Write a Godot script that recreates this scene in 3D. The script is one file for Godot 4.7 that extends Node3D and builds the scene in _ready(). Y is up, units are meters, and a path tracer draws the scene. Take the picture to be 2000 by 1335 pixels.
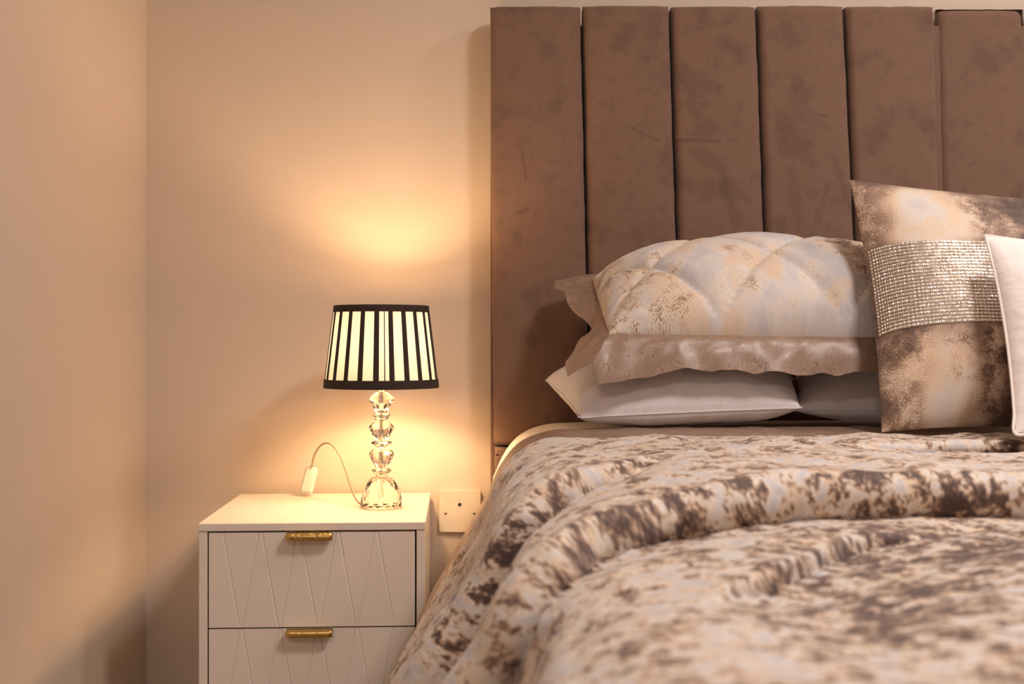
extends Node3D
# Bedside corner: lamp on a white drawer unit beside an upholstered bed.  Wall behind the bed is z = 0, the camera looks along -z.

const EYE := 0.88
const CAM_Z := 2.42
const FOCAL := 2229.0
const LAMP_COLOR := Color(1.0, 0.69, 0.37)
const ROOM_COLOR := Color(1.0, 0.945, 0.915)

var rng := RandomNumberGenerator.new()

# ---------------------------------------------------------------- helpers
func lin(r: float, g: float, b: float) -> Color:
	return Color(r, g, b).linear_to_srgb()

func at(px: float, py: float, d: float) -> Vector3:
	return Vector3((px - 1000.0) * d / FOCAL, EYE - (py - 667.5) * d / FOCAL, CAM_Z - d)

func mat(c: Color, rough := 0.6, metal := 0.0) -> StandardMaterial3D:
	var m := StandardMaterial3D.new()
	m.albedo_color = c
	m.roughness = rough
	m.metallic = metal
	return m

func thing(called: String, label: String, category: String, pos := Vector3.ZERO, group := "") -> Node3D:
	var o := Node3D.new()
	o.name = called
	add_child(o, true)
	o.position = pos
	o.set_meta("label", label)
	o.set_meta("category", category)
	if group:
		o.set_meta("group", group)
	return o

func obj(called: String, mesh: Mesh, m: Material, parent: Node) -> MeshInstance3D:
	var o := MeshInstance3D.new()
	o.name = called
	o.mesh = mesh
	o.material_override = m
	parent.add_child(o, true)
	return o

func struct(called: String, mesh: Mesh, m: Material, pos := Vector3.ZERO) -> MeshInstance3D:
	var o := obj(called, mesh, m, self)
	o.position = pos
	o.set_meta("kind", "structure")
	return o

func build_mesh(p: PackedVector3Array, uv: PackedVector2Array, idx: PackedInt32Array) -> ArrayMesh:
	var n := PackedVector3Array()
	n.resize(p.size())
	for t in range(0, idx.size(), 3):
		var a := p[idx[t]]
		var f := (p[idx[t + 2]] - a).cross(p[idx[t + 1]] - a)
		n[idx[t]] += f
		n[idx[t + 1]] += f
		n[idx[t + 2]] += f
	for i in n.size():
		n[i] = n[i].normalized() if n[i].length_squared() > 1e-20 else Vector3.UP
	var arr := []
	arr.resize(Mesh.ARRAY_MAX)
	arr[Mesh.ARRAY_VERTEX] = p
	arr[Mesh.ARRAY_NORMAL] = n
	if uv.size() == p.size():
		arr[Mesh.ARRAY_TEX_UV] = uv
	arr[Mesh.ARRAY_INDEX] = idx
	var m := ArrayMesh.new()
	m.add_surface_from_arrays(Mesh.PRIMITIVE_TRIANGLES, arr)
	return m

func flatten(p: PackedVector3Array, idx: PackedInt32Array) -> ArrayMesh:
	var q := PackedVector3Array()
	var k := PackedInt32Array()
	for i in idx.size():
		q.append(p[idx[i]])
		k.append(i)
	return build_mesh(q, PackedVector2Array(), k)

func grid_idx(nu: int, nv: int, flip: bool, base := 0) -> PackedInt32Array:
	var idx := PackedInt32Array()
	for j in nv - 1:
		for i in nu - 1:
			var a := base + j * nu + i
			var b := a + 1
			var c := a + nu
			var d := c + 1
			if flip:
				idx.append_array(PackedInt32Array([a, b, c, b, d, c]))
			else:
				idx.append_array(PackedInt32Array([a, c, b, b, c, d]))
	return idx

# rows of points -> smooth sheet; uvs by index unless given
func sheet(p: PackedVector3Array, uv: PackedVector2Array, nu: int, nv: int, flip := false) -> ArrayMesh:
	return build_mesh(p, uv, grid_idx(nu, nv, flip))

func lathe(profile: Array, n: int, flat := false, twist := 0.0) -> ArrayMesh:
	var p := PackedVector3Array()
	var nu := n + 1
	for j in profile.size():
		for i in nu:
			var a := TAU * (i % n) / n + twist * j
			p.append(Vector3(profile[j][0] * cos(a), profile[j][1], profile[j][0] * sin(a)))
	var idx := grid_idx(nu, profile.size(), true)
	var keep := PackedInt32Array()
	for t in range(0, idx.size(), 3):
		if (p[idx[t + 1]] - p[idx[t]]).cross(p[idx[t + 2]] - p[idx[t]]).length() > 1e-12:
			keep.append_array(PackedInt32Array([idx[t], idx[t + 1], idx[t + 2]]))
	if flat:
		return flatten(p, keep)
	# weld the seam so that the normals run round
	var last := PackedInt32Array()
	for k in keep:
		last.append(k - n if k % nu == n else k)
	return build_mesh(p, PackedVector2Array(), last)

# box with chamfered edges
func cbox(size: Vector3, c := 0.002, centre := Vector3.ZERO) -> ArrayMesh:
	var h := size / 2.0
	var st := SurfaceTool.new()
	st.begin(Mesh.PRIMITIVE_TRIANGLES)
	st.set_smooth_group(-1)
	var poly := func(pts: Array) -> void:
		var mid := Vector3.ZERO
		for q in pts:
			mid += q
		mid /= pts.size()
		for i in range(1, pts.size() - 1):
			var t := [pts[0], pts[i], pts[i + 1]]
			if (t[2] - t[0]).cross(t[1] - t[0]).dot(mid) < 0:
				t = [t[0], t[2], t[1]]
			for q in t:
				st.add_vertex(q + centre)
	var v := func(s: Vector3, ax: int) -> Vector3:
		var q := Vector3(s.x * (h.x - c), s.y * (h.y - c), s.z * (h.z - c))
		q[ax] = s[ax] * h[ax]
		return q
	for ax in 3:
		var b := (ax + 1) % 3
		var d := (ax + 2) % 3
		for sg in [-1.0, 1.0]:
			var pts := []
			for k in [[-1, -1], [1, -1], [1, 1], [-1, 1]]:
				var s := Vector3.ZERO
				s[ax] = sg
				s[b] = k[0]
				s[d] = k[1]
				pts.append(v.call(s, ax))
			poly.call(pts)
		for sb in [-1.0, 1.0]:
			for sd in [-1.0, 1.0]:
				var s0 := Vector3.ZERO
				s0[b] = sb
				s0[d] = sd
				s0[ax] = -1
				var s1 := s0
				s1[ax] = 1
				poly.call([v.call(s0, b), v.call(s1, b), v.call(s1, d), v.call(s0, d)])
	for sx in [-1.0, 1.0]:
		for sy in [-1.0, 1.0]:
			for sz in [-1.0, 1.0]:
				var s := Vector3(sx, sy, sz)
				poly.call([v.call(s, 0), v.call(s, 1), v.call(s, 2)])
	st.generate_normals()
	return st.commit()

func tube(pts: Array, r: float, n := 10) -> ArrayMesh:
	var c := Curve3D.new()
	c.bake_interval = 0.004
	for i in pts.size():
		var t: Vector3 = (pts[mini(i + 1, pts.size() - 1)] - pts[maxi(i - 1, 0)]) / 6.0
		c.add_point(pts[i], -t, t)
	var b := c.get_baked_points()
	var p := PackedVector3Array()
	for j in b.size():
		var d := (b[mini(j + 1, b.size() - 1)] - b[maxi(j - 1, 0)]).normalized()
		var x := d.cross(Vector3(0.1, 0.2, 1.0)).normalized()
		var y := d.cross(x)
		for i in n + 1:
			var a := TAU * i / n
			p.append(b[j] + (x * cos(a) + y * sin(a)) * r)
	return sheet(p, PackedVector2Array(), n + 1, b.size(), false)

func noise_bytes(w: int, h: int, sd: int, freq: float, octaves := 3, warp := 0.0, stretch := 1.0, gain := 0.5) -> PackedByteArray:
	var f := FastNoiseLite.new()
	f.seed = sd
	f.noise_type = FastNoiseLite.TYPE_SIMPLEX_SMOOTH
	f.frequency = freq
	f.fractal_type = FastNoiseLite.FRACTAL_FBM
	f.fractal_octaves = octaves
	f.fractal_gain = gain
	if warp > 0.0:
		f.domain_warp_enabled = true
		f.domain_warp_amplitude = warp
		f.domain_warp_frequency = freq * 0.8
		f.domain_warp_fractal_octaves = 2
	var im := f.get_image(w, int(h * stretch))
	if stretch != 1.0:
		im.resize(w, h, Image.INTERPOLATE_BILINEAR)
	im.convert(Image.FORMAT_L8)
	return im.get_data()

func noise_tex(w: int, freq: float, octaves := 3, normal := false, strength := 4.0) -> ImageTexture:
	var f := FastNoiseLite.new()
	f.seed = 11
	f.frequency = freq
	f.fractal_octaves = octaves
	var im := f.get_seamless_image(w, w)
	if normal:
		im.convert(Image.FORMAT_RGBA8)
		im.bump_map_to_normal_map(strength)
	return ImageTexture.create_from_image(im)

func step01(a: float, b: float, x: float) -> float:
	var t := clampf((x - a) / (b - a), 0.0, 1.0)
	return t * t * (3.0 - 2.0 * t)

# crushed velvet: pale nap in blue-grey, cream and gold, broken by brown flecks where the pile is crushed over
func velvet_image(w: int, h: int, sd: int, scale: float, bias: float, contrast: float, low: float, grain := 0.30, patches := []) -> Image:
	var n1 := noise_bytes(w, h, sd, 0.0045 / scale, 3, 40.0 * scale)
	var n2 := noise_bytes(w, h, sd + 1, 0.017 / scale, 6, 14.0 * scale, 1.0, 0.68)
	var n3 := noise_bytes(w, h, sd + 2, 0.20, 2)
	var n4 := noise_bytes(w, h, sd + 3, 0.010 / scale, 3, 20.0 * scale)
	var stops := [[0.10, Vector3(72, 52, 45)], [0.24, Vector3(104, 80, 69)], [0.34, Vector3(146, 119, 101)], [0.41, Vector3(184, 158, 136)], [0.48, Vector3(214, 196, 178)], [0.60, Vector3(212, 204, 198)], [0.76, Vector3(188, 185, 189)]]
	var ramp := PackedVector3Array()
	for k in 256:
		var v := k / 255.0
		var col: Vector3 = stops[0][1]
		for q in stops.size() - 1:
			if v >= stops[q][0]:
				col = stops[q][1].lerp(stops[q + 1][1], clampf((v - stops[q][0]) / (stops[q + 1][0] - stops[q][0]), 0, 1))
		ramp.append(col)
	var gold := Vector3(216, 184, 148)
	var out := PackedByteArray()
	out.resize(w * h * 3)
	# places where pile is pushed over, with some painted shade and sheen: x, y, half width, half height (in picture widths and heights), change
	var lay_and_shade := PackedFloat32Array()
	lay_and_shade.resize(w * h)
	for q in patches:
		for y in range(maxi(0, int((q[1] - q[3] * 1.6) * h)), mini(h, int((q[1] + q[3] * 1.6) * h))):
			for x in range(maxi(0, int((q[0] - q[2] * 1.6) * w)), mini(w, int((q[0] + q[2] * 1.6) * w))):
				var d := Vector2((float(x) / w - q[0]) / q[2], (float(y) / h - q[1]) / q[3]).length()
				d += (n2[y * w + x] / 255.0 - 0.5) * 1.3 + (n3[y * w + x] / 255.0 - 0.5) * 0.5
				lay_and_shade[y * w + x] += q[4] * (1.0 - step01(0.15, 1.25, d))
	for i in w * h:
		var g := n3[i] / 255.0
		var v := 0.5 + bias + lay_and_shade[i] + contrast * ((n2[i] / 255.0 - 0.5) * (1.0 - low) + (n1[i] / 255.0 - 0.5) * low) + grain * (g - 0.5)
		var col := ramp[clampi(int(v * 255.0), 0, 255)]
		var k := step01(0.52, 0.74, n4[i] / 255.0 + 0.16 * (g - 0.5))
		if v > 0.38:
			col = col.lerp(gold, k * 0.45 * minf(1.0, (v - 0.38) * 12.0))
		col *= 0.93 + 0.12 * g
		out[i * 3] = clampi(int(col.x), 0, 255)
		out[i * 3 + 1] = clampi(int(col.y), 0, 255)
		out[i * 3 + 2] = clampi(int(col.z), 0, 255)
	return Image.create_from_data(w, h, false, Image.FORMAT_RGB8, out)

# tone-on-tone jacquard: scrolling contour lines woven into satin
func jacquard_image(w: int, h: int, sd: int) -> Image:
	var n1 := noise_bytes(w, h, sd, 0.009, 2, 40.0)
	var n2 := noise_bytes(w, h, sd + 5, 0.022, 1, 10.0)
	var out := PackedByteArray()
	out.resize(w * h * 3)
	var ground := Vector3(138, 112, 96)
	var thread := Vector3(106, 83, 71)
	var pale := Vector3(150, 124, 106)
	for i in w * h:
		var a := n1[i] / 255.0
		var b := n2[i] / 255.0
		var col := ground.lerp(pale, step01(0.47, 0.53, b))
		var l := absf(sin(a * 40.0 + b * 5.0))
		if b > 0.45:
			col = col.lerp(thread, 1.0 - step01(0.12, 0.32, l))
		out[i * 3] = int(col.x)
		out[i * 3 + 1] = int(col.y)
		out[i * 3 + 2] = int(col.z)
	return Image.create_from_data(w, h, false, Image.FORMAT_RGB8, out)

# brown velvet of the headboard with the smudges that hands leave in the nap
func headboard_image(w: int, h: int) -> Image:
	var n1 := noise_bytes(w, h, 41, 0.007, 4, 30.0)
	var n2 := noise_bytes(w, h, 42, 0.02, 4, 20.0)
	var n3 := noise_bytes(w, h, 43, 0.3, 2)
	var out := PackedByteArray()
	out.resize(w * h * 3)
	# strokes: x0, y0, x1, y1 in picture widths and heights, width, strength
	var strokes := [[0.062, 0.33, 0.069, 0.40, 0.004, 0.55], [0.055, 0.475, 0.072, 0.465, 0.007, 0.6], [0.262, 0.285, 0.314, 0.315, 0.004, 0.5], [0.34, 0.312, 0.42, 0.315, 0.004, 0.5],
		[0.38, 0.345, 0.42, 0.36, 0.018, 0.3], [0.425, 0.37, 0.452, 0.50, 0.016, 0.42], [0.385, 0.60, 0.43, 0.615, 0.005, 0.4],
		[0.60, 0.255, 0.618, 0.262, 0.005, 0.55], [0.63, 0.35, 0.665, 0.47, 0.010, 0.35], [0.60, 0.49, 0.62, 0.41, 0.009, 0.3], [0.555, 0.38, 0.566, 0.50, 0.014, 0.3], [0.83, 0.31, 0.846, 0.38, 0.009, 0.4], [0.895, 0.36, 0.905, 0.355, 0.006, 0.3],
		[0.15, 0.10, 0.16, 0.05, 0.004, 0.25], [0.24, 0.62, 0.15, 0.63, 0.006, 0.3], [0.36, 0.07, 0.44, 0.05, 0.010, 0.25], [0.42, 0.09, 0.46, 0.12, 0.012, 0.3]]
	var mark := PackedFloat32Array()
	mark.resize(w * h)
	for s in strokes:
		var p0 := Vector2(s[0] * w, s[1] * h)
		var p1 := Vector2(s[2] * w, s[3] * h)
		var r: float = s[4] * w
		for y in range(maxi(0, int(minf(p0.y, p1.y) - 2 * r)), mini(h, int(maxf(p0.y, p1.y) + 2 * r))):
			for x in range(maxi(0, int(minf(p0.x, p1.x) - 2 * r)), mini(w, int(maxf(p0.x, p1.x) + 2 * r))):
				var q := Vector2(x, y)
				var d := q.distance_to(Geometry2D.get_closest_point_to_segment(q, p0, p1)) / r
				d += (n2[y * w + x] / 255.0 - 0.5) * 1.2
				mark[y * w + x] = maxf(mark[y * w + x], 0.7 * s[5] * (1.0 - step01(0.1, 1.1, d)))
	var base := Vector3(122, 92, 76)
	var deep := Vector3(84, 62, 51)
	for i in w * h:
		var a := n1[i] / 255.0
		var b := n2[i] / 255.0
		var k := 0.35 * step01(0.5, 0.9, a) + 0.18 * step01(0.6, 0.85, b)
		var col := base.lerp(deep, clampf(k + mark[i], 0.0, 1.0)) * (0.93 + 0.12 * n3[i] / 255.0)
		out[i * 3] = int(col.x)
		out[i * 3 + 1] = int(col.y)
		out[i * 3 + 2] = int(col.z)
	return Image.create_from_data(w, h, false, Image.FORMAT_RGB8, out)

# ---------------------------------------------------------------- pillows
# point on a stuffed pillow through four corners c = [top-left, top-right, bottom-right, bottom-left]
func pillow_pt(c: Array, u: float, v: float, t: float, pinch: float, bump: float, full := 0.55) -> Vector3:
	var uu := 0.5 + (u - 0.5) * (1.0 - pinch * 4.0 * v * (1.0 - v))
	var vv := 0.5 + (v - 0.5) * (1.0 - pinch * 4.0 * u * (1.0 - u))
	var top: Vector3 = c[0].lerp(c[1], uu)
	var bot: Vector3 = c[3].lerp(c[2], uu)
	var n: Vector3 = (c[3] - c[0]).cross(c[1] - c[0]).normalized()
	var f := pow(maxf(0.0, 1.0 - pow(absf(2.0 * u - 1.0), 2.3)), full) * pow(maxf(0.0, 1.0 - pow(absf(2.0 * v - 1.0), 2.3)), full)
	return top.lerp(bot, vv) + n * (t * f + bump * f)

func pillow_mesh(c: Array, tf: float, tb: float, pinch: float, n: int, sd: int, wrinkle: float, full := 0.55) -> ArrayMesh:
	var f := FastNoiseLite.new()
	f.seed = sd
	f.frequency = 1.0
	f.fractal_octaves = 3
	var p := PackedVector3Array()
	var uv := PackedVector2Array()
	for side in 2:
		for j in n + 1:
			for i in n + 1:
				var u := 0.5 - 0.5 * cos(PI * i / n)
				var v := 0.5 - 0.5 * cos(PI * j / n)
				var edge := maxf(absf(2 * u - 1), absf(2 * v - 1))
				var w := f.get_noise_3d(u * 3.0 + sd, v * 3.0, side * 5.0) + 0.6 * edge * f.get_noise_3d(u * 9.0, v * 9.0, sd + side)
				p.append(pillow_pt(c, u, v, tf if side == 0 else -tb, pinch, wrinkle * w * (1 if side == 0 else -1), full))
				uv.append(Vector2(u, v))
	var idx := grid_idx(n + 1, n + 1, true)
	idx.append_array(grid_idx(n + 1, n + 1, false, (n + 1) * (n + 1)))
	return build_mesh(p, uv, idx)

# welt running round the seam of a pillow
func piping_mesh(c: Array, pinch: float, r: float, out_: float) -> ArrayMesh:
	var pts := []
	var mid: Vector3 = (c[0] + c[1] + c[2] + c[3]) / 4.0
	for e in 4:
		for k in 10:
			var t := k / 10.0
			var q: Vector2 = [Vector2(t, 0), Vector2(1, t), Vector2(1 - t, 1), Vector2(0, 1 - t)][e]
			var s := pillow_pt(c, q.x, q.y, 0.0, pinch, 0.0)
			pts.append(s + (s - mid).normalized() * out_)
	pts.append(pts[0])
	return tube(pts, r, 8)

# ---------------------------------------------------------------- comforter
var section := Curve2D.new()
var section_len := 0.0
const BED_W := 1.62

func make_section() -> void:
	var half := [Vector2(-0.20, -0.50), Vector2(-0.165, -0.34), Vector2(-0.104, -0.22), Vector2(-0.046, -0.117), Vector2(-0.020, -0.062), Vector2(0.010, -0.026), Vector2(0.055, -0.006), Vector2(0.12, 0.0), Vector2(0.30, 0.002), Vector2(BED_W / 2, 0.004)]
	var pts := half.duplicate()
	for i in range(half.size() - 2, -1, -1):
		pts.append(Vector2(BED_W - half[i].x, half[i].y))
	section.bake_interval = 0.004
	for i in pts.size():
		var t: Vector2 = (pts[mini(i + 1, pts.size() - 1)] - pts[maxi(i - 1, 0)]) / 6.0
		section.add_point(pts[i], -t, t)
	section_len = section.get_baked_length()

# a roll of padding that ends in a crease: returns (along z, along the normal) for a point t behind (-) or before (+) the crease
func fold_shift(t: float, r: float, k: float, w: float) -> Vector2:
	var low := -1.1
	if t <= -r * 1.6 or k <= 0.0:
		return Vector2.ZERO if t <= 0.0 else Vector2.ZERO
	if t <= 0.0:
		var q := -t / (r * 1.6)
		var a := lerpf(low, PI / 2, q)
		return k * Vector2(-r * 1.6 + r * cos(a) - t, -r * (1.0 - sin(a)))
	return k * Vector2((-0.6 * r + r * (cos(low) - 1.0)) * exp(-t / 0.03), -r * (1.0 - sin(low)) * exp(-t / w))

func curve_z(x: float, pts: Array) -> float:
	if x <= pts[0].x:
		return pts[0].y
	for i in pts.size() - 1:
		if x < pts[i + 1].x:
			return lerpf(pts[i].y, pts[i + 1].y, step01(pts[i].x, pts[i + 1].x, x) * 0.5 + 0.5 * (x - pts[i].x) / (pts[i + 1].x - pts[i].x))
	return pts[-1].y

# ---------------------------------------------------------------- scene
func _ready() -> void:
	rng.seed = 7
	# camera, sky, lights, exposure
	var cam := Camera3D.new()
	cam.name = "camera"
	var lens := CameraAttributesPhysical.new()
	lens.frustum_focal_length = 58.44
	lens.frustum_focus_distance = 2.12
	lens.exposure_aperture = 9.0
	lens.exposure_multiplier = 1.0
	cam.attributes = lens
	cam.position = Vector3(0, EYE, CAM_Z)
	add_child(cam)
	cam.fov = rad_to_deg(2.0 * atan(667.5 / FOCAL))
	cam.current = true
	var we := WorldEnvironment.new()
	we.name = "environment"
	var env := Environment.new()
	env.background_mode = Environment.BG_COLOR
	env.background_color = Color(0, 0, 0)
	env.tonemap_mode = Environment.TONE_MAPPER_LINEAR
	env.tonemap_exposure = 1.46
	env.sdfgi_enabled = true
	env.ssao_enabled = true
	env.ssil_enabled = true
	we.environment = env
	add_child(we)
	var panels := [[Vector3(0.95, 2.388, 1.6), 2.0], [Vector3(1.7, 2.388, 1.0), 1.0], [Vector3(-0.35, 2.388, 3.5), 1.05]]  # first panel follows the handle shadow; the other two are added fill
	var glow := mat(Color(0.95, 0.95, 0.95), 0.5)
	glow.emission_enabled = true
	glow.emission = ROOM_COLOR
	glow.emission_energy_multiplier = 1.2
	var tags := ["square ceiling light panel above the bed end beside the lamp", "square fill light panel added above the far side of the bed", "square frontal fill light panel added behind the foot of the bed"]
	for i in panels.size():
		var t := thing("ceiling_light", tags[i], "ceiling light", panels[i][0], "ceiling light panels")
		obj("frame", cbox(Vector3(0.34, 0.022, 0.34), 0.003), mat(lin(0.8, 0.8, 0.8), 0.4), t)
		obj("diffuser", cbox(Vector3(0.30, 0.006, 0.30), 0.001, Vector3(0, -0.013, 0)), glow, t)
		var a := AreaLight3D.new()
		a.name = "light"
		a.area_size = Vector2(0.3, 0.3)
		a.light_color = ROOM_COLOR
		a.light_energy = panels[i][1]
		a.shadow_enabled = true
		a.position = Vector3(0, -0.02, 0)
		a.rotation_degrees.x = -90
		t.add_child(a)

	make_room()
	make_section()
	make_headboard()
	make_bed()
	make_pillows()
	make_nightstand()
	make_lamp()
	make_socket()

func make_room() -> void:
	var relief := noise_tex(512, 0.08, 4, true, 4.0)
	var paint := mat(lin(0.66, 0.55, 0.455), 0.75)
	paint.uv1_triplanar = true
	paint.uv1_world_triplanar = true
	paint.uv1_scale = Vector3(3, 3, 3)
	paint.normal_enabled = true
	paint.normal_texture = relief
	paint.normal_scale = 0.035
	var white := mat(lin(0.8, 0.78, 0.74), 0.6)
	var carpet := mat(lin(0.35, 0.28, 0.22), 0.95)
	var lx := -0.776
	struct("wall_back", cbox(Vector3(4.2, 2.6, 0.1), 0.001), paint, Vector3(1.2, 1.2, -0.05))
	struct("wall_left", cbox(Vector3(0.1, 2.6, 5.2), 0.001), paint, Vector3(lx - 0.05, 1.2, 2.3))
	struct("wall_right", cbox(Vector3(0.1, 2.6, 5.2), 0.001), paint, Vector3(3.2, 1.2, 2.3))
	struct("wall_front", cbox(Vector3(4.2, 2.6, 0.1), 0.001), paint, Vector3(1.2, 1.2, 4.75))
	struct("ceiling", cbox(Vector3(4.2, 0.1, 5.2), 0.001), white, Vector3(1.2, 2.45, 2.3))
	struct("floor", cbox(Vector3(4.2, 0.1, 5.2), 0.001), carpet, Vector3(1.2, -0.05, 2.3))
	struct("baseboard_back", cbox(Vector3(3.97, 0.155, 0.016), 0.003), white, Vector3(1.21, 0.0775, 0.008))
	struct("baseboard_left", cbox(Vector3(0.016, 0.155, 4.68), 0.003), white, Vector3(lx + 0.008, 0.0775, 2.358))

# ---------------------------------------------------------------- headboard
func panel_mesh(xt: Vector2, xb: Vector2, top: float, bot: float, z0: float, front: float, r: float, sd: int) -> ArrayMesh:
	var f := FastNoiseLite.new()
	f.seed = sd
	f.frequency = 6.0
	var us := []
	var e := [0.0, 0.0008, 0.0025, 0.005, 0.008, 0.0115, 0.016]
	var wid := xt.y - xt.x
	us.append(-1.0)
	for k in e:
		us.append(k / wid)
	for k in range(1, 10):
		us.append(k / 10.0)
	for k in range(e.size() - 1, -1, -1):
		us.append(1.0 - e[k] / wid)
	us.append(2.0)
	var vs := [-1.0]
	var hei := top - bot
	for k in e:
		vs.append(k / hei)
	for k in range(1, 30):
		vs.append(k / 30.0)
	for k in range(e.size() - 1, -1, -1):
		vs.append(1.0 - e[k] / hei)
	vs.append(2.0)
	var p := PackedVector3Array()
	var uv := PackedVector2Array()
	for v in vs:
		for u in us:
			var uu := clampf(u, 0, 1)
			var vv := clampf(v, 0, 1)
			var ex := minf(uu, 1 - uu) * wid
			var ey := minf(vv, 1 - vv) * hei
			var wob := 0.0016 * f.get_noise_1d(vv * 3.0 + (0.0 if uu < 0.5 else 40.0)) * absf(2 * uu - 1)
			var x := lerpf(lerpf(xt.x, xb.x, vv), lerpf(xt.y, xb.y, vv), uu) + wob
			var y := lerpf(top, bot, vv) + 0.0015 * f.get_noise_1d(uu * 1.5 + 90.0) * (1 - vv)
			var d := minf(r, Vector2(maxf(r - ex, 0), maxf(r - ey, 0)).length())
			var z := front - (r - sqrt(maxf(r * r - d * d, 0))) + 0.004 * (1.0 - pow(2 * uu - 1, 2)) + 0.0015 * f.get_noise_2d(uu * 0.6, vv * 2.0)
			if u < 0 or u > 1 or v < 0 or v > 1:
				z = z0
			p.append(Vector3(x, y, z))
			uv.append(Vector2((x + 0.05) / 1.12, (1.58 - y) / 0.92))
	return sheet(p, uv, us.size(), vs.size(), true)

func make_headboard() -> void:
	var m := mat(Color.WHITE, 0.85)
	m.albedo_texture = ImageTexture.create_from_image(headboard_image(1100, 900))
	m.rim_enabled = true
	m.rim = 0.35
	m.rim_tint = 0.6
	m.heightmap_enabled = true
	m.heightmap_texture = noise_tex(512, 0.02, 4)
	m.heightmap_scale = 0.15
	var hb := thing("upholstered_headboard", "tall brown velvet headboard with vertical channel panels behind the pillows", "headboard", Vector3(0, 0, 0))
	var D := 2.333
	var tops := [957.0, 1134.0, 1307.0, 1477.0, 1648.5, 1826.0]
	var bots := [964.0, 1153.0, 1334.0, 1508.0, 1688.0, 1846.0]
	var top := at(0, 10.5, D).y
	var bot := at(0, 870, D).y
	obj("back_board", cbox(Vector3(1.86, top - bot + 0.16, 0.03), 0.003, Vector3(0.885, (top + bot) / 2 - 0.105, 0.016)), m, hb)
	for i in 5:
		var g0 := 5.0 if i else 0.0
		obj("channel_panel", panel_mesh(Vector2(at(tops[i] + g0, 0, D).x, at(tops[i + 1], 0, D).x), Vector2(at(bots[i] + g0, 0, D).x, at(bots[i + 1], 0, D).x), top + 0.0015 * (i % 2), bot, 0.031, CAM_Z - D, 0.014, 60 + i), m, hb)
	var D2 := 2.385
	var x := at(1830, 0, D2).x
	for i in 5:
		obj("channel_panel", panel_mesh(Vector2(x, x + 0.181), Vector2(x + 0.02, x + 0.201), at(0, 17.5, D2).y, bot, 0.031, CAM_Z - D2, 0.010 if i else 0.0165, 80 + i), m, hb)
		x += 0.186
	# lower rail below the seam
	obj("lower_panel", panel_mesh(Vector2(at(966, 0, D).x, 1.8), Vector2(at(966, 0, D).x, 1.8), bot - 0.004, 0.25, 0.031, CAM_Z - D - 0.004, 0.008, 77), m, hb)

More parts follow.
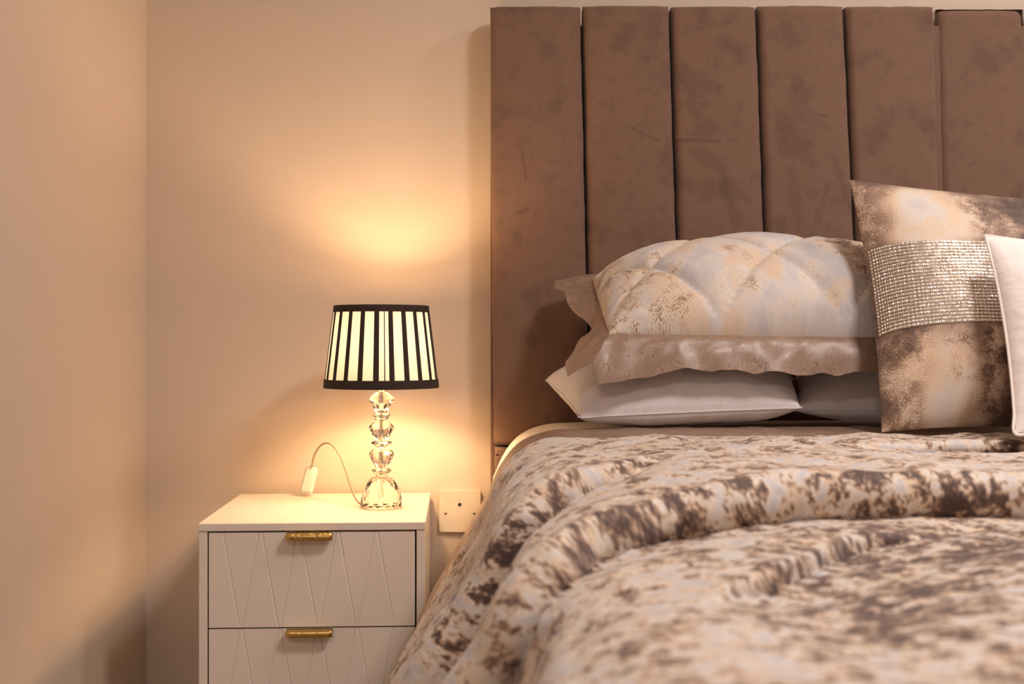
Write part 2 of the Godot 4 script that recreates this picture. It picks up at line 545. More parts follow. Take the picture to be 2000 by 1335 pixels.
# ---------------------------------------------------------------- bed
func make_bed() -> void:
	var fabric := mat(lin(0.2, 0.13, 0.09), 0.9)
	var base := thing("bed_base", "brown upholstered divan base under the mattress", "bed base", Vector3(0.8, 0, 1.1))
	obj("body", cbox(Vector3(1.44, 0.26, 1.94), 0.02, Vector3(0, 0.18, 0)), fabric, base)
	for sx in [-1, 1]:
		for sz in [-1, 1]:
			obj("foot", lathe([[0.0, 0.05], [0.028, 0.05], [0.022, 0.0], [0.0, 0.0]], 16), mat(lin(0.05, 0.04, 0.03), 0.4), base).position = Vector3(sx * 0.62, 0, sz * 0.86)
	var sheet_m := mat(lin(0.82, 0.74, 0.66), 0.8)
	var mt := thing("mattress", "deep mattress in a cream fitted sheet under the comforter", "mattress", Vector3(0, 0, 0))
	# mattress: rounded block
	var prof := []
	var L := 0.012
	for k in 9:
		var a := PI / 2 * k / 8.0
		prof.append(Vector2(0.006 + 0.13 * (1 - sin(a)), -0.13 + 0.13 * cos(a)))
	var ring := []
	for q in range(prof.size()):
		ring.append(prof[q])
	ring.append(Vector2(0.006, -0.30))
	ring.append(Vector2(0.03, -0.312))
	var yt := EYE - 0.245
	var p := PackedVector3Array()
	var row := ring.duplicate()
	row.reverse()
	for q in ring:
		row.append(Vector2(BED_W - q.x, q.y))
	# row runs from lower-left up over the top and down to lower-right
	var zs := [0.100, 0.102, 0.108, 0.4, 1.0, 1.9, 2.0, 2.04, 2.05]
	for j in zs.size():
		for q in row:
			var s := 1.0
			if j == 0 or j == zs.size() - 1:
				s = 0.0
			var c := Vector2(BED_W / 2, -0.19)
			var w: Vector2 = c + (q - c) * s
			p.append(Vector3(w.x, yt + w.y, zs[mini(maxi(j, 1), zs.size() - 2)] if s == 0.0 else zs[j]))
	obj("fitted_sheet", sheet(p, PackedVector2Array(), row.size(), zs.size(), false), sheet_m, mt)

	# folded cream blanket at the head of the bed, under the pillows
	var bl := thing("folded_blanket", "cream blanket edge showing beside the satin border at the headboard", "blanket", Vector3.ZERO)
	p = PackedVector3Array()
	var zb := [0.104, 0.104, 0.108, 0.118, 0.3, 0.5, 0.56, 0.57, 0.57]
	var mid := section_len / 2
	for j in zb.size():
		for i in 161:
			var q := section.sample_baked(section_len * (0.16 + 0.68 * i / 160.0), true)
			var drop := 0.0
			if j == 0 or j == zb.size() - 1:
				drop = 0.05
			elif j == 1 or j == zb.size() - 2:
				drop = 0.012
			elif j == 2 or j == zb.size() - 3:
				drop = 0.003
			p.append(Vector3(q.x + (0.004 if q.x < BED_W / 2 else -0.004), EYE - 0.162 + q.y - drop, zb[j]))
	obj("blanket_fold", sheet(p, PackedVector2Array(), 161, zb.size(), false), sheet_m, bl)

	# comforter
	var f1 := [Vector2(-0.3, 1.56), Vector2(-0.03, 1.545), Vector2(0.02, 1.52), Vector2(0.08, 1.44), Vector2(0.16, 1.37), Vector2(0.28, 1.315), Vector2(0.45, 1.30), Vector2(0.6, 1.305), Vector2(0.9, 1.33), Vector2(1.8, 1.32)]
	# pile crushed along the deep crease, its shade painted in too, and in the middle of the near part
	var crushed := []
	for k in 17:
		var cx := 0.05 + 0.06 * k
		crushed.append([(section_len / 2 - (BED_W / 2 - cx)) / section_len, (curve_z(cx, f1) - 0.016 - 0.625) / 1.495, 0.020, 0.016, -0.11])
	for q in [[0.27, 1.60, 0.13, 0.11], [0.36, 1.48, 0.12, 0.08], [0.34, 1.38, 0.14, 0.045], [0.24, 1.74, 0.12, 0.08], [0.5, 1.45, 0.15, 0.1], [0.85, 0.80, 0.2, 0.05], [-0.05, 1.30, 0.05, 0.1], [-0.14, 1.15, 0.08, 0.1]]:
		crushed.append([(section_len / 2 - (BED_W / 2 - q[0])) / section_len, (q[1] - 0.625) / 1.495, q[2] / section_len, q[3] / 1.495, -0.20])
	var vel := mat(Color.WHITE, 0.7)
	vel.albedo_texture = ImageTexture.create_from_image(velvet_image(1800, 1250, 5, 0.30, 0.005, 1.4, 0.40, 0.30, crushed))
	vel.rim_enabled = true
	vel.rim = 0.5
	vel.rim_tint = 0.5
	vel.heightmap_enabled = true
	vel.heightmap_texture = noise_tex(512, 0.03, 4)
	vel.heightmap_scale = 0.3
	vel.uv1_scale = Vector3(1, 1, 1)
	var com := thing("comforter", "crushed velvet comforter in grey, cream and brown spread over the bed", "comforter", Vector3(0, 0, 0))
	var fn := FastNoiseLite.new()
	fn.seed = 3
	fn.frequency = 1.0
	fn.fractal_octaves = 3
	var nu := 420
	var nv := 440
	var z0 := 0.625
	var z1 := 2.12
	var f2 := [Vector2(-0.3, 1.275), Vector2(-0.09, 1.27), Vector2(-0.036, 1.262), Vector2(0.0, 1.25), Vector2(0.055, 1.215), Vector2(0.10, 1.16), Vector2(0.2, 1.05), Vector2(1.8, 1.0)]
	var f3 := [Vector2(-0.3, 1.0), Vector2(0.3, 0.98), Vector2(0.5, 0.83), Vector2(0.8, 0.78), Vector2(1.8, 0.75)]
	var f4 := [Vector2(-0.3, 1.8), Vector2(0.1, 1.72), Vector2(0.17, 1.61), Vector2(0.32, 1.42), Vector2(0.5, 1.37), Vector2(1.8, 1.36)]
	p = PackedVector3Array()
	var uv := PackedVector2Array()
	for j in nv:
		var z := lerpf(z0, z1, float(j) / (nv - 1))
		for i in nu:
			var s := section_len * i / (nu - 1)
			var b := section.sample_baked(s, true)
			var b2 := section.sample_baked(minf(s + 0.01, section_len), true)
			var b1 := section.sample_baked(maxf(s - 0.01, 0), true)
			var tn := (b2 - b1).normalized()
			var n := Vector2(-tn.y, tn.x)
			var x := b.x
			var h := 0.0
			var sh := fold_shift(z - curve_z(x, f1), 0.024, 1.0, 0.75)
			sh += fold_shift(z - curve_z(x, f2), 0.022, 1.0 - step01(0.03, 0.22, x), 0.22)
			sh += fold_shift(z - curve_z(x, f3), 0.010, step01(0.35, 0.7, x), 0.2)
			sh += fold_shift(z - curve_z(x, f4), 0.010, step01(0.1, 0.2, x) * (1 - step01(0.26, 0.42, x)), 0.25)
			h += sh.y
			# swags on the hanging side
			var hang := step01(-0.03, -0.25, b.y)
			h += hang * 0.012 * sin(z * 21.0 + 1.5)
			h += 0.009 * fn.get_noise_2d(x * 4.5, z * 5.5) + 0.002 * fn.get_noise_2d(x * 22.0 + 9.0, z * 22.0)
			# ends roll down
			var e := minf(1.0, (z - z0) / 0.05)
			h -= 0.022 * (1.0 - sqrt(maxf(0.0, 1.0 - (1.0 - e) * (1.0 - e))))
			var yt2 := EYE - 0.145 + 0.012 * step01(0.9, 1.25, z)
			p.append(Vector3(b.x + n.x * h, yt2 + b.y + n.y * h, z + sh.x))
			uv.append(Vector2(s / section_len, (z - z0) / (z1 - z0)))
	obj("quilted_velvet", sheet(p, uv, nu, nv, false), vel, com)
	# woven satin border at the head end
	var sat := mat(Color.WHITE, 0.42)
	sat.albedo_texture = ImageTexture.create_from_image(jacquard_image(900, 500, 21))
	sat.uv1_scale = Vector3(4.0, 0.5, 1)
	p = PackedVector3Array()
	uv = PackedVector2Array()
	nu = 260
	nv = 16
	for j in nv:
		var z := lerpf(0.46, 0.66, float(j) / (nv - 1))
		for i in nu:
			var s := section_len * i / (nu - 1)
			var b := section.sample_baked(s, true)
			p.append(Vector3(b.x, EYE - 0.148 - 0.008 * step01(0.6, 0.66, z) + b.y + 0.002 * fn.get_noise_2d(b.x * 14.0, z * 14.0), z))
			uv.append(Vector2(s / section_len, float(j) / (nv - 1)))
	var border := obj("satin_border", sheet(p, uv, nu, nv, false), sat, com)
	border.set_meta("label", "brown jacquard satin border woven with scrolls")

func make_pillows() -> void:
	var cotton := mat(lin(0.80, 0.77, 0.80), 0.8)
	cotton.heightmap_enabled = true
	cotton.heightmap_texture = noise_tex(512, 0.015, 3)
	cotton.heightmap_scale = 0.25
	var seam := mat(lin(0.72, 0.69, 0.71), 0.8)
	# first white pillow
	var c := [at(1066, 742, 2.24), at(1548, 738, 2.24), at(1563, 796, 1.93), at(1134, 815, 1.93)]
	var a := thing("white_pillow", "plump white pillow lying under the quilted sham at the bed edge", "pillow", Vector3.ZERO)
	obj("pillowcase", pillow_mesh(c, 0.086, 0.046, 0.03, 48, 4, 0.008, 0.42), cotton, a)
	obj("seam", piping_mesh(c, 0.03, 0.0016, 0.0), seam, a)
	c = [at(1556, 735, 2.27), at(1990, 735, 2.27), at(2040, 803, 1.98), at(1554, 801, 2.0)]
	a = thing("white_pillow", "white pillow lying between the edge pillow and the rhinestone cushion", "pillow", Vector3.ZERO)
	obj("pillowcase", pillow_mesh(c, 0.085, 0.040, 0.02, 48, 8, 0.006, 0.42), cotton, a)
	obj("seam", piping_mesh(c, 0.03, 0.0016, 0.0), seam, a)
	make_sham()
	make_rhinestone_cushion()
	# white cushion in front
	c = [at(1925, 460, 1.76), at(2420, 500, 1.76), at(2440, 850, 1.58), at(1984, 846, 1.60)]
	a = thing("white_cushion", "small white cotton cushion leaning against the rhinestone cushion", "cushion", Vector3.ZERO)
	var warm := mat(lin(0.80, 0.74, 0.72), 0.8)
	warm.heightmap_enabled = true
	warm.heightmap_texture = cotton.heightmap_texture
	warm.heightmap_scale = 0.25
	obj("cover", pillow_mesh(c, 0.055, 0.05, 0.05, 40, 15, 0.006), warm, a)
	obj("piping", piping_mesh(c, 0.05, 0.0022, 0.001), warm, a)

func make_sham() -> void:
	var vel := mat(Color.WHITE, 0.7)
	vel.albedo_texture = ImageTexture.create_from_image(velvet_image(1000, 600, 33, 1.8, 0.15, 0.65, 0.45, 0.32, [[0.09, 0.20, 0.14, 0.26, -0.20], [0.05, 0.75, 0.14, 0.30, -0.24], [0.71, 0.45, 0.10, 0.36, -0.30], [0.9, 0.3, 0.1, 0.5, -0.25], [0.30, 0.82, 0.12, 0.12, -0.16], [0.66, 0.62, 0.06, 0.12, -0.12]]))
	vel.rim_enabled = true
	vel.rim = 0.5
	vel.rim_tint = 0.5
	vel.heightmap_enabled = true
	vel.heightmap_texture = noise_tex(256, 0.06, 3)
	vel.heightmap_scale = 0.1
	var sat := mat(Color.WHITE, 0.40)
	sat.albedo_texture = ImageTexture.create_from_image(jacquard_image(900, 500, 77))
	var t := thing("quilted_sham", "quilted crushed velvet pillow sham with a brown satin flange", "pillow", Vector3.ZERO)
	var tilt := deg_to_rad(19.0)
	var ex := Vector3(1, -0.012, 0.0).normalized()
	var eb := Vector3(-0.02, sin(tilt), -cos(tilt)).normalized()   # from front to back
	var nn := ex.cross(-eb).normalized()
	nn = nn if nn.y > 0 else -nn
	var o := at(1190, 652, 1.93)                                   # front left corner of the stuffed part
	var W := 0.62
	var H := 0.335
	var fn := FastNoiseLite.new()
	fn.seed = 12
	fn.frequency = 1.0
	fn.fractal_octaves = 3
	var face := func(u: float, v: float, up: bool) -> Vector3:
		var f := pow(maxf(0.0, 1.0 - pow(absf(2.0 * u - 1.0), 2.6)), 0.5) * pow(maxf(0.0, 1.0 - pow(absf(2.0 * v - 1.0), 2.2)), 0.5)
		var x := u * W
		var y := v * H
		var h := 0.0
		if up:
			# diamond quilting: two families of seams
			var a := (x - 0.186) / 0.212 + y / 0.25
			var b := (x - 0.186) / 0.212 - y / 0.25
			var da := absf(a - roundf(a)) * 0.16
			var db := absf(b - roundf(b)) * 0.16
			var dd := minf(da, db)
			var crease := 0.013 * exp(-dd / 0.0045) + 0.010 * exp(-dd / 0.022)
			h = 0.132 * f - crease * minf(1.0, f * 1.5) + 0.004 * fn.get_noise_2d(x * 7, y * 7) * f
			# gathers at the short end
			h += 0.004 * sin(v * 60.0 + 6.0 * fn.get_noise_2d(x * 8, y * 8)) * exp(-u / 0.12) * minf(1.0, f * 3.0)
		else:
			h = -0.038 * f
		return o + ex * x + eb * y + nn * h
	var n := 120
	var p := PackedVector3Array()
	var uv := PackedVector2Array()
	for side in 2:
		for j in n + 1:
			for i in n + 1:
				var u := 0.5 - 0.5 * cos(PI * i / n)
				var v := 0.5 - 0.5 * cos(PI * j / n)
				p.append(face.call(u, v, side == 0))
				uv.append(Vector2(u, v))
	var idx := grid_idx(n + 1, n + 1, false)
	idx.append_array(grid_idx(n + 1, n + 1, true, (n + 1) * (n + 1)))
	obj("quilted_cover", build_mesh(p, uv, idx), vel, t)
	# flange: a loose double band round the stuffed part
	p = PackedVector3Array()
	uv = PackedVector2Array()
	var per := 240
	var across := 10
	var total := 2.0 * (W + H)
	for j in across + 1:
		for i in per + 1:
			var s := total * (i % per) / per
			var q: Vector2
			var dir: Vector2
			if s < W:
				q = Vector2(s, 0)
				dir = Vector2(0, -1)
			elif s < W + H:
				q = Vector2(W, s - W)
				dir = Vector2(1, 0)
			elif s < 2 * W + H:
				q = Vector2(W - (s - W - H), H)
				dir = Vector2(0, 1)
			else:
				q = Vector2(0, H - (s - 2 * W - H))
				dir = Vector2(-1, 0)
			# mitre the corners
			for k in 4:
				var cq: Vector2 = [Vector2(0, 0), Vector2(W, 0), Vector2(W, H), Vector2(0, H)][k]
				var w := 1.0 - step01(0.0, 0.055, q.distance_to(cq))
				dir += w * Vector2(-1 if cq.x == 0 else 1, -1 if cq.y == 0 else 1) * 0.75 * (1.0 - absf(0.0))
			if dir.length() > 1.35:
				dir = dir.normalized() * 1.35
			var g := float(j) / across
			var width := 0.058
			var down := 0.0
			var front := step01(0.02, -0.02, q.y - 0.02)
			if q.y <= 0.0:
				down = 0.050 * g * g
			# pinched short end
			if q.x <= 0.0:
				var mid := exp(-pow((q.y / H - 0.40) / 0.16, 2.0))
				width *= 1.0 - 0.72 * mid
				down = 0.030 * mid * g + 0.012 * g
			down += 0.050 * g * exp(-pow(q.distance_to(Vector2(0, 0)) / 0.06, 2.0)) * (0.4 if q.y <= 0.0 else 1.0)
			if q.y >= H:
				width = 0.030
			var ripple := 0.014 * g * (1.0 - g * 0.5) * fn.get_noise_2d(s * 15.0, g * 1.2) + 0.010 * g * fn.get_noise_1d(s * 5.0)
			var pt := o + ex * (q.x + dir.x * width * g) + eb * (q.y + dir.y * width * g * (0.55 if q.y <= 0.0 else 1.0)) + nn * ripple - Vector3.UP * down
			p.append(pt)
			uv.append(Vector2(s / total * 4.0, g * 0.28))
	var fm := sheet(p, uv, per + 1, across + 1, false)
	var fl := obj("flange", fm, sat, t)
	fl.set_meta("label", "brown jacquard satin flange")

func make_rhinestone_cushion() -> void:
	var vel := mat(Color.WHITE, 0.62)
	vel.albedo_texture = ImageTexture.create_from_image(velvet_image(800, 800, 92, 2.0, -0.16, 0.75, 0.5, 0.24, [[0.20, 0.20, 0.13, 0.30, 0.24], [0.26, 0.82, 0.10, 0.34, 0.24], [0.40, 0.12, 0.12, 0.3, 0.12], [0.40, 0.80, 0.10, 0.3, 0.14], [0.75, 0.80, 0.34, 0.40, -0.26], [0.75, 0.12, 0.3, 0.14, -0.12]]))  # patches also paint a sheen column and the shaded right side
	vel.rim_enabled = true
	vel.rim = 0.5
	vel.rim_tint = 0.5
	var c := [at(1658, 350, 1.97), at(2165, 398, 1.95), at(2200, 850, 1.79), at(1722, 844, 1.79)]
	var tf := 0.085
	var pinch := 0.055
	var t := thing("rhinestone_cushion", "grey brown velvet cushion with a wide rhinestone band", "cushion", Vector3.ZERO)
	obj("cover", pillow_mesh(c, tf, 0.04, pinch, 56, 23, 0.004), vel, t)
	var f := FastNoiseLite.new()
	f.seed = 23
	f.frequency = 1.0
	f.fractal_octaves = 3
	var face := func(u: float, v: float, lift: float) -> Vector3:
		var edge := maxf(absf(2 * u - 1), absf(2 * v - 1))
		var w := f.get_noise_3d(u * 3.0 + 23, v * 3.0, 0.0) + 0.6 * edge * f.get_noise_3d(u * 9.0, v * 9.0, 23.0)
		var n: Vector3 = (c[3] - c[0]).cross(c[1] - c[0]).normalized()
		return pillow_pt(c, u, v, tf, pinch, 0.004 * w) + n * lift
	# backing of the band
	var v0 := 0.315
	var v1 := 0.655
	var p := PackedVector3Array()
	for j in 24:
		for i in 80:
			p.append(face.call(lerpf(0.004, 0.996, 0.5 - 0.5 * cos(PI * i / 79.0)), lerpf(v0, v1, j / 23.0), 0.0012))
	var band := obj("rhinestone_band", sheet(p, PackedVector2Array(), 80, 24, true), mat(lin(0.34, 0.28, 0.23), 0.4, 0.5), t)
	band.set_meta("label", "silver rhinestone mesh band")
	# stones
	var gem := lathe([[0.0, 0.0016], [0.0010, 0.0016], [0.0023, 0.0005], [0.0023, 0.0], [0.0, 0.0]], 8, true)
	var gm := mat(lin(0.95, 0.90, 0.83), 0.28, 1.0)
	gem.surface_set_material(0, gm)
	var xf := []
	var cols := 66
	var rows := 25
	for i in cols:
		for j in rows:
			for small in 2:
				var u := (i + 0.5 + 0.5 * small) / cols
				var v := lerpf(v0, v1, (j + 0.5) / rows)
				if u > 0.99:
					continue
				var q: Vector3 = face.call(u, v, 0.0014)
				var du: Vector3 = face.call(u + 0.004, v, 0.0014) - q
				var dv: Vector3 = face.call(u, v + 0.004, 0.0014) - q
				var y := dv.cross(du).normalized()
				var b := Basis(du.normalized(), y, du.normalized().cross(y)).rotated(du.normalized(), rng.randf_range(-0.15, 0.15)).rotated(dv.normalized(), rng.randf_range(-0.15, 0.15))
				if small:
					b = b.scaled_local(Vector3(0.42, 0.7, 0.9))
				xf.append(Transform3D(b, q))
	var mm := MultiMesh.new()
	mm.transform_format = MultiMesh.TRANSFORM_3D
	mm.mesh = gem
	mm.instance_count = xf.size()
	for i in xf.size():
		mm.set_instance_transform(i, xf[i])
	var mi := MultiMeshInstance3D.new()
	mi.name = "rhinestones"
	mi.multimesh = mm
	mi.material_override = gm
	mi.set_meta("kind", "stuff")
	t.add_child(mi)

# ---------------------------------------------------------------- bedside drawers
func drawer_face(w: float, h: float, thick: float, inverted: bool) -> ArrayMesh:
	# pairs of slanting grooves; boundary lines run from top to bottom, each [x at top, x at bottom, depth]
	var lines := [[0.0, 0.0, 0.0]]
	var period := 0.0675
	var gw := 0.0021
	var k := -1
	while true:
		var xb := 0.0555 + k * period
		var xl := xb - 0.0310
		var xr := xb + 0.0310
		k += 1
		if xb - 0.035 > w:
			break
		for g in [[xl, xb - 0.0023], [xr, xb + 0.0023]]:
			if g[0] < 0.004 or g[0] > w - 0.004 or g[1] < 0.004 or g[1] > w - 0.004:
				continue
			lines.append([g[0] - gw, g[1] - gw, 0.0])
			lines.append([g[0], g[1], -0.0013])
			lines.append([g[0] + gw, g[1] + gw, 0.0])
	lines.append([w, w, 0.0])
	var p := PackedVector3Array()
	for r in [1, 0]:
		for l in lines:
			var bottom: bool = (r == 0) != inverted
			p.append(Vector3((l[1] if bottom else l[0]) - w / 2, (r - 0.5) * h, thick + l[2]))
	var idx := grid_idx(lines.size(), 2, true)
	# edges back to the carcass
	var base := p.size()
	for q in [Vector3(-w / 2, h / 2, thick), Vector3(w / 2, h / 2, thick), Vector3(w / 2, -h / 2, thick), Vector3(-w / 2, -h / 2, thick)]:
		p.append(q)
	for i in 4:
		p.append(p[base + i] - Vector3(0, 0, thick))
	for i in 4:
		var a := base + i
		var b := base + (i + 1) % 4
		idx.append_array(PackedInt32Array([a, a + 4, b, b, a + 4, b + 4]))
	return flatten(p, idx)

func handle_mesh(hammer: float) -> ArrayMesh:
	var f := FastNoiseLite.new()
	f.seed = 9
	f.frequency = 90.0
	var w := 0.080
	var p := PackedVector3Array()
	# closed section in (y, z): a lip that stands out from the drawer top
	var sec := [Vector2(0.0, -0.004), Vector2(0.0015, 0.0), Vector2(0.0015, 0.017), Vector2(0.0, 0.0195), Vector2(-0.004, 0.021), Vector2(-0.009, 0.020), Vector2(-0.011, 0.018), Vector2(-0.011, 0.014), Vector2(-0.009, 0.013), Vector2(-0.003, 0.013), Vector2(-0.0025, 0.0), Vector2(-0.0025, -0.004), Vector2(0.0, -0.004)]
	var n := 50
	for s in sec:
		for i in n + 1:
			var x := (float(i) / n - 0.5) * w
			var k := f.get_noise_3d(x, s.x, s.y) * hammer
			var end := 1.0 - 0.12 * exp(-minf(i, n - i) * 0.8)
			p.append(Vector3(x, s.x * end + k, s.y * end + k))
	var idx := grid_idx(n + 1, sec.size(), true)
	for e in [0, n]:
		for k in range(1, sec.size() - 2):
			idx.append_array(PackedInt32Array([e, k * (n + 1) + e, (k + 1) * (n + 1) + e]))
	return build_mesh(p, PackedVector2Array(), idx)

func make_nightstand() -> void:
	var white := mat(lin(0.80, 0.72, 0.64), 0.35)
	var gold := mat(lin(0.62, 0.42, 0.14), 0.32, 1.0)
	var fl := at(387.5, 1031, 2.0)
	var ns := thing("bedside_drawers", "white bedside drawer unit with slanting grooves and brass pulls", "bedside table", Vector3(fl.x, 0, fl.z))
	ns.rotation.y = deg_to_rad(2.75)
	# local frame: front left corner at the origin, x to the right, z towards the viewer
	var W := 0.396
	var D := 0.392
	var top := at(0, 1031, 2.0).y + 0.008
	var tt := 0.014
	var s := 0.015
	obj("top_panel", cbox(Vector3(W + 0.002, tt, D), 0.0012, Vector3(W / 2, top - tt / 2, -D / 2)), white, ns)
	for x in [s / 2, W - s / 2]:
		obj("side_panel", cbox(Vector3(s, top - tt, D - 0.002), 0.0012, Vector3(x, (top - tt) / 2, -D / 2 - 0.001)), white, ns)
	obj("back_panel", cbox(Vector3(W - 2 * s, top - tt - 0.03, 0.006), 0.001, Vector3(W / 2, (top - tt + 0.03) / 2, -D + 0.01)), white, ns)
	obj("plinth", cbox(Vector3(W - 2 * s, 0.04, 0.015), 0.001, Vector3(W / 2, 0.02, -0.03)), white, ns)
	var gap := 0.0028
	var w := W - 2 * s - 2 * gap
	var y := top - tt - gap
	var h := 0.1665
	for i in 3:
		var dr := Node3D.new()
		dr.name = "drawer"
		ns.add_child(dr, true)
		dr.position = Vector3(W / 2, y - h / 2, -0.020)
		obj("drawer_front", drawer_face(w, h, 0.018, i == 1), white, dr)
		obj("drawer_box", cbox(Vector3(w - 0.02, h - 0.03, D - 0.06), 0.001, Vector3(0, -0.005, -D / 2 + 0.02)), white, dr)
		obj("handle", handle_mesh(0.0012 if i == 0 else 0.0004), gold, dr).position = Vector3(-0.0035, h / 2 - 0.0015, 0.0185)
		y -= h + gap

# ---------------------------------------------------------------- lamp
func make_lamp() -> void:
	var c := at(745, 0, 2.195)
	var foot := at(0, 1031, 2.0).y + 0.008
	var lamp := thing("table_lamp", "lit crystal table lamp with a black and cream striped shade", "table lamp", Vector3(c.x, foot, c.z))
	var k := 3.688e-4                       # metres for each unit of the measured profile
	var y0 := 1170.0
	var glass := mat(Color(1.0, 0.985, 0.96, 0.0), 0.0)
	glass.transparency = BaseMaterial3D.TRANSPARENCY_ALPHA
	glass.refraction_enabled = true
	glass.refraction_scale = 0.05
	var chrome := mat(lin(0.75, 0.72, 0.68), 0.15, 1.0)
	var pr := func(a: Array) -> Array:
		var o := []
		for q in a:
			o.append([q[0] * k, (y0 - q[1]) * k])
		return o
	obj("glass_base", lathe(pr.call([[0, 1168], [104, 1168], [109, 1158], [106, 1125], [97, 1085], [80, 1045], [56, 1014], [30, 1005], [0, 1005]]), 12, true, 0.13), glass, lamp)
	obj("glass_collar", lathe(pr.call([[0, 1003], [28, 1003], [40, 990], [54, 977], [50, 970], [34, 962], [0, 962]]), 16, true), glass, lamp)
	obj("glass_bead", lathe(pr.call([[0, 959], [32, 959], [46, 935], [60, 910], [66, 890], [58, 874], [34, 862], [0, 862]]), 16, true), glass, lamp)
	obj("glass_collar", lathe(pr.call([[0, 860], [20, 860], [36, 846], [55, 834], [52, 826], [34, 820], [0, 820]]), 16, true), glass, lamp)
	obj("glass_bead", lathe(pr.call([[0, 818], [32, 818], [46, 795], [60, 770], [67, 750], [52, 732], [28, 716], [0, 716]]), 16, true), glass, lamp)
	obj("glass_collar", lathe(pr.call([[0, 713], [34, 713], [38, 702], [45, 692], [45, 686], [34, 677], [0, 677]]), 16, true), glass, lamp)
	obj("glass_bead", lathe(pr.call([[0, 675], [32, 675], [38, 655], [54, 630], [69, 606], [50, 585], [28, 568], [0, 568]]), 16, true), glass, lamp)
	obj("stem", lathe([[0.0, 0.018], [0.0028, 0.018], [0.0028, (y0 - 560) * k], [0.0, (y0 - 560) * k]], 12), chrome, lamp)
	obj("socket_neck", lathe([[0, (y0 - 566) * k], [0.0056, (y0 - 566) * k], [0.0056, (y0 - 540) * k], [0.013, (y0 - 536) * k], [0.013, (y0 - 440) * k], [0, (y0 - 440) * k]], 24), chrome, lamp)
	# shade
	var cream := mat(lin(0.86, 0.74, 0.56), 0.9)
	cream.backlight_enabled = true
	cream.backlight = lin(0.105, 0.108, 0.115)
	cream.normal_enabled = true
	cream.uv1_triplanar = true
	cream.uv1_scale = Vector3(20, 20, 20)
	cream.normal_texture = noise_tex(256, 0.08, 2, true, 4.0)
	cream.normal_scale = 0.3
	var black := mat(lin(0.034, 0.019, 0.014), 0.85)
	var ty := at(0, 598.0, 2.195).y - foot
	var by := at(0, 755.5, 2.195).y - foot
	var rt := 0.0895
	var rb := 0.1085
	var shade := Node3D.new()
	shade.name = "shade"
	lamp.add_child(shade)
	obj("fabric", lathe([[rb, by], [lerpf(rb, rt, 0.25), lerpf(by, ty, 0.25)], [lerpf(rb, rt, 0.5), lerpf(by, ty, 0.5)], [lerpf(rb, rt, 0.75), lerpf(by, ty, 0.75)], [rt, ty]], 132), cream, shade)
	obj("trim_band", lathe([[rt + 0.0002, ty - 0.012], [rt + 0.0028, ty - 0.012], [rt + 0.0016, ty + 0.001], [rt - 0.0010, ty + 0.001], [rt - 0.0004, ty - 0.010]], 96), black, shade)
	obj("trim_band", lathe([[rb - 0.0012, by + 0.013], [rb - 0.0004, by - 0.001], [rb + 0.0022, by - 0.001], [rb + 0.0010, by + 0.0155], [rb - 0.0015, by + 0.0155]], 96), black, shade)
	var stripe := func(a0: float, wid: float) -> ArrayMesh:
		var p := PackedVector3Array()
		var n := 7
		for j in 5:
			var v := j / 4.0
			var r := lerpf(rb, rt, v)
			for i in n:
				var a := a0 + wid * (float(i) / (n - 1) - 0.5)
				var lift := 0.0002 if i == 0 or i == n - 1 else 0.0015
				p.append(Vector3((r + lift) * sin(a), lerpf(by, ty, v), (r + lift) * cos(a)))
		return sheet(p, PackedVector2Array(), n, 5, false)
	for i in 22:
		obj("stripe", stripe.call(TAU * i / 22.0 + deg_to_rad(0.6) + rng.randf_range(-0.012, 0.012), deg_to_rad(5.6) * rng.randf_range(0.93, 1.07)), black, shade)
	obj("seam", stripe.call(deg_to_rad(9.8), deg_to_rad(1.1)), mat(lin(0.12, 0.08, 0.06), 0.9), shade)
	# bulb and its light
	var bulb := mat(Color(1, 0.95, 0.85), 0.4)
	bulb.emission_enabled = true
	bulb.emission = LAMP_COLOR.linear_to_srgb()
	bulb.emission_energy_multiplier = 2.0
	var bc := ty - 0.076
	obj("bulb", lathe([[0, bc - 0.032], [0.011, bc - 0.030], [0.016, bc - 0.020], [0.023, bc - 0.006], [0.0235, bc + 0.004], [0.020, bc + 0.014], [0.012, bc + 0.021], [0, bc + 0.0235]], 24), bulb, lamp)
	var om := OmniLight3D.new()
	om.name = "bulb_light"
	om.position = Vector3(0, bc, 0)
	om.light_color = LAMP_COLOR.linear_to_srgb()
	om.light_energy = 0.115
	om.light_size = 0.022
	om.omni_range = 8.0
	om.omni_attenuation = 2.0
	om.shadow_enabled = true
	lamp.add_child(om)
	# cord and its switch
	var org := lamp.position
	var pts := []
	for q in [[722, 985, 2.20], [704, 983, 2.205], [694, 972, 2.215], [684, 945, 2.23], [671, 905, 2.25], [660, 882, 2.27], [648, 868, 2.29], [636, 865, 2.31], [624, 872, 2.33], [614, 889, 2.345], [609, 912, 2.352]]:
		pts.append(at(q[0], q[1], q[2]) - org)
	var cordm := mat(lin(0.42, 0.33, 0.22), 0.35)
	var cord := obj("cord", tube(pts, 0.0021), cordm, lamp)
	var sw := obj("inline_switch", cbox(Vector3(0.0255, 0.055, 0.018), 0.004), mat(lin(0.82, 0.76, 0.70), 0.4), cord)
	sw.position = at(604, 937, 2.358) - org
	sw.rotation = Vector3(deg_to_rad(-12), 0, deg_to_rad(-12))
	sw.set_meta("label", "white switch box on the cord")

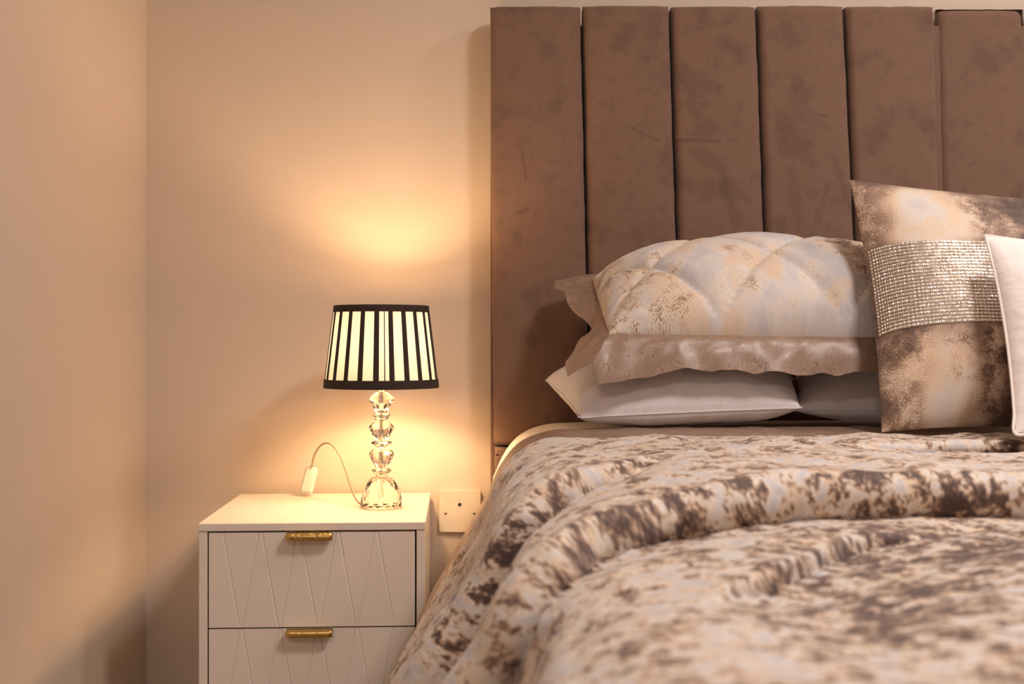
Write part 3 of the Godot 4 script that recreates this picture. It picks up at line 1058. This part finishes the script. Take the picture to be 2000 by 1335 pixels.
# ---------------------------------------------------------------- socket
func make_socket() -> void:
	var ctr := at(898.5, 998, 2.412)
	var plastic := mat(lin(0.76, 0.66, 0.54), 0.4)
	var t := thing("wall_socket", "square round-pin wall socket between the drawers and the bed", "socket", Vector3(ctr.x, ctr.y, 0.0))
	var s := 0.0435
	var plate := CSGPolygon3D.new()
	plate.name = "face_plate"
	var poly := PackedVector2Array()
	for k in 4:
		var cc: Vector2 = [Vector2(1, 1), Vector2(-1, 1), Vector2(-1, -1), Vector2(1, -1)][k] * (s - 0.003)
		for i in 5:
			var a := PI / 2 * (k + i / 4.0)
			poly.append(cc + Vector2(cos(a), sin(a)) * 0.003)
	plate.polygon = poly
	plate.depth = 0.008
	plate.position = Vector3(0, 0, 0.0085)
	plate.material = plastic
	var pxm := 2.412 / FOCAL
	for h in [[-0.5, -13.0, 3.6], [-9.5, 6.5, 2.8], [8.0, 6.5, 2.8]]:
		var cyl := CSGCylinder3D.new()
		cyl.name = "pin_cut"
		cyl.radius = h[2] * pxm
		cyl.height = 0.014
		cyl.sides = 20
		cyl.rotation_degrees.x = 90
		cyl.position = Vector3(h[0] * pxm, -h[1] * pxm, -0.0045)
		cyl.operation = CSGShape3D.OPERATION_SUBTRACTION
		plate.add_child(cyl)
		cyl.material = mat(lin(0.10, 0.06, 0.035), 0.7)
	t.add_child(plate)
	var metal := mat(lin(0.55, 0.48, 0.38), 0.35, 0.8)
	for x in [-28.0, 27.5]:
		var sc := obj("screw", lathe([[0, 0.0098], [0.0024, 0.0096], [0.0031, 0.0086], [0.0031, 0.006], [0, 0.006]], 18), metal, t)
		sc.rotation_degrees.x = 90
		sc.position = Vector3(x * pxm, -3.5 * pxm, 0)
		var slot := obj("slot", cbox(Vector3(0.005, 0.0004, 0.0008), 0.0001, Vector3(0, 0.0099, 0)), mat(lin(0.08, 0.06, 0.05), 0.8), sc)
		slot.rotation_degrees.y = -42 if x < 0 else 0
	obj("shutter", cbox(Vector3(0.027, 0.0145, 0.0006), 0.0002, Vector3(-0.001, -6.5 * pxm, 0.0083)), plastic, t)
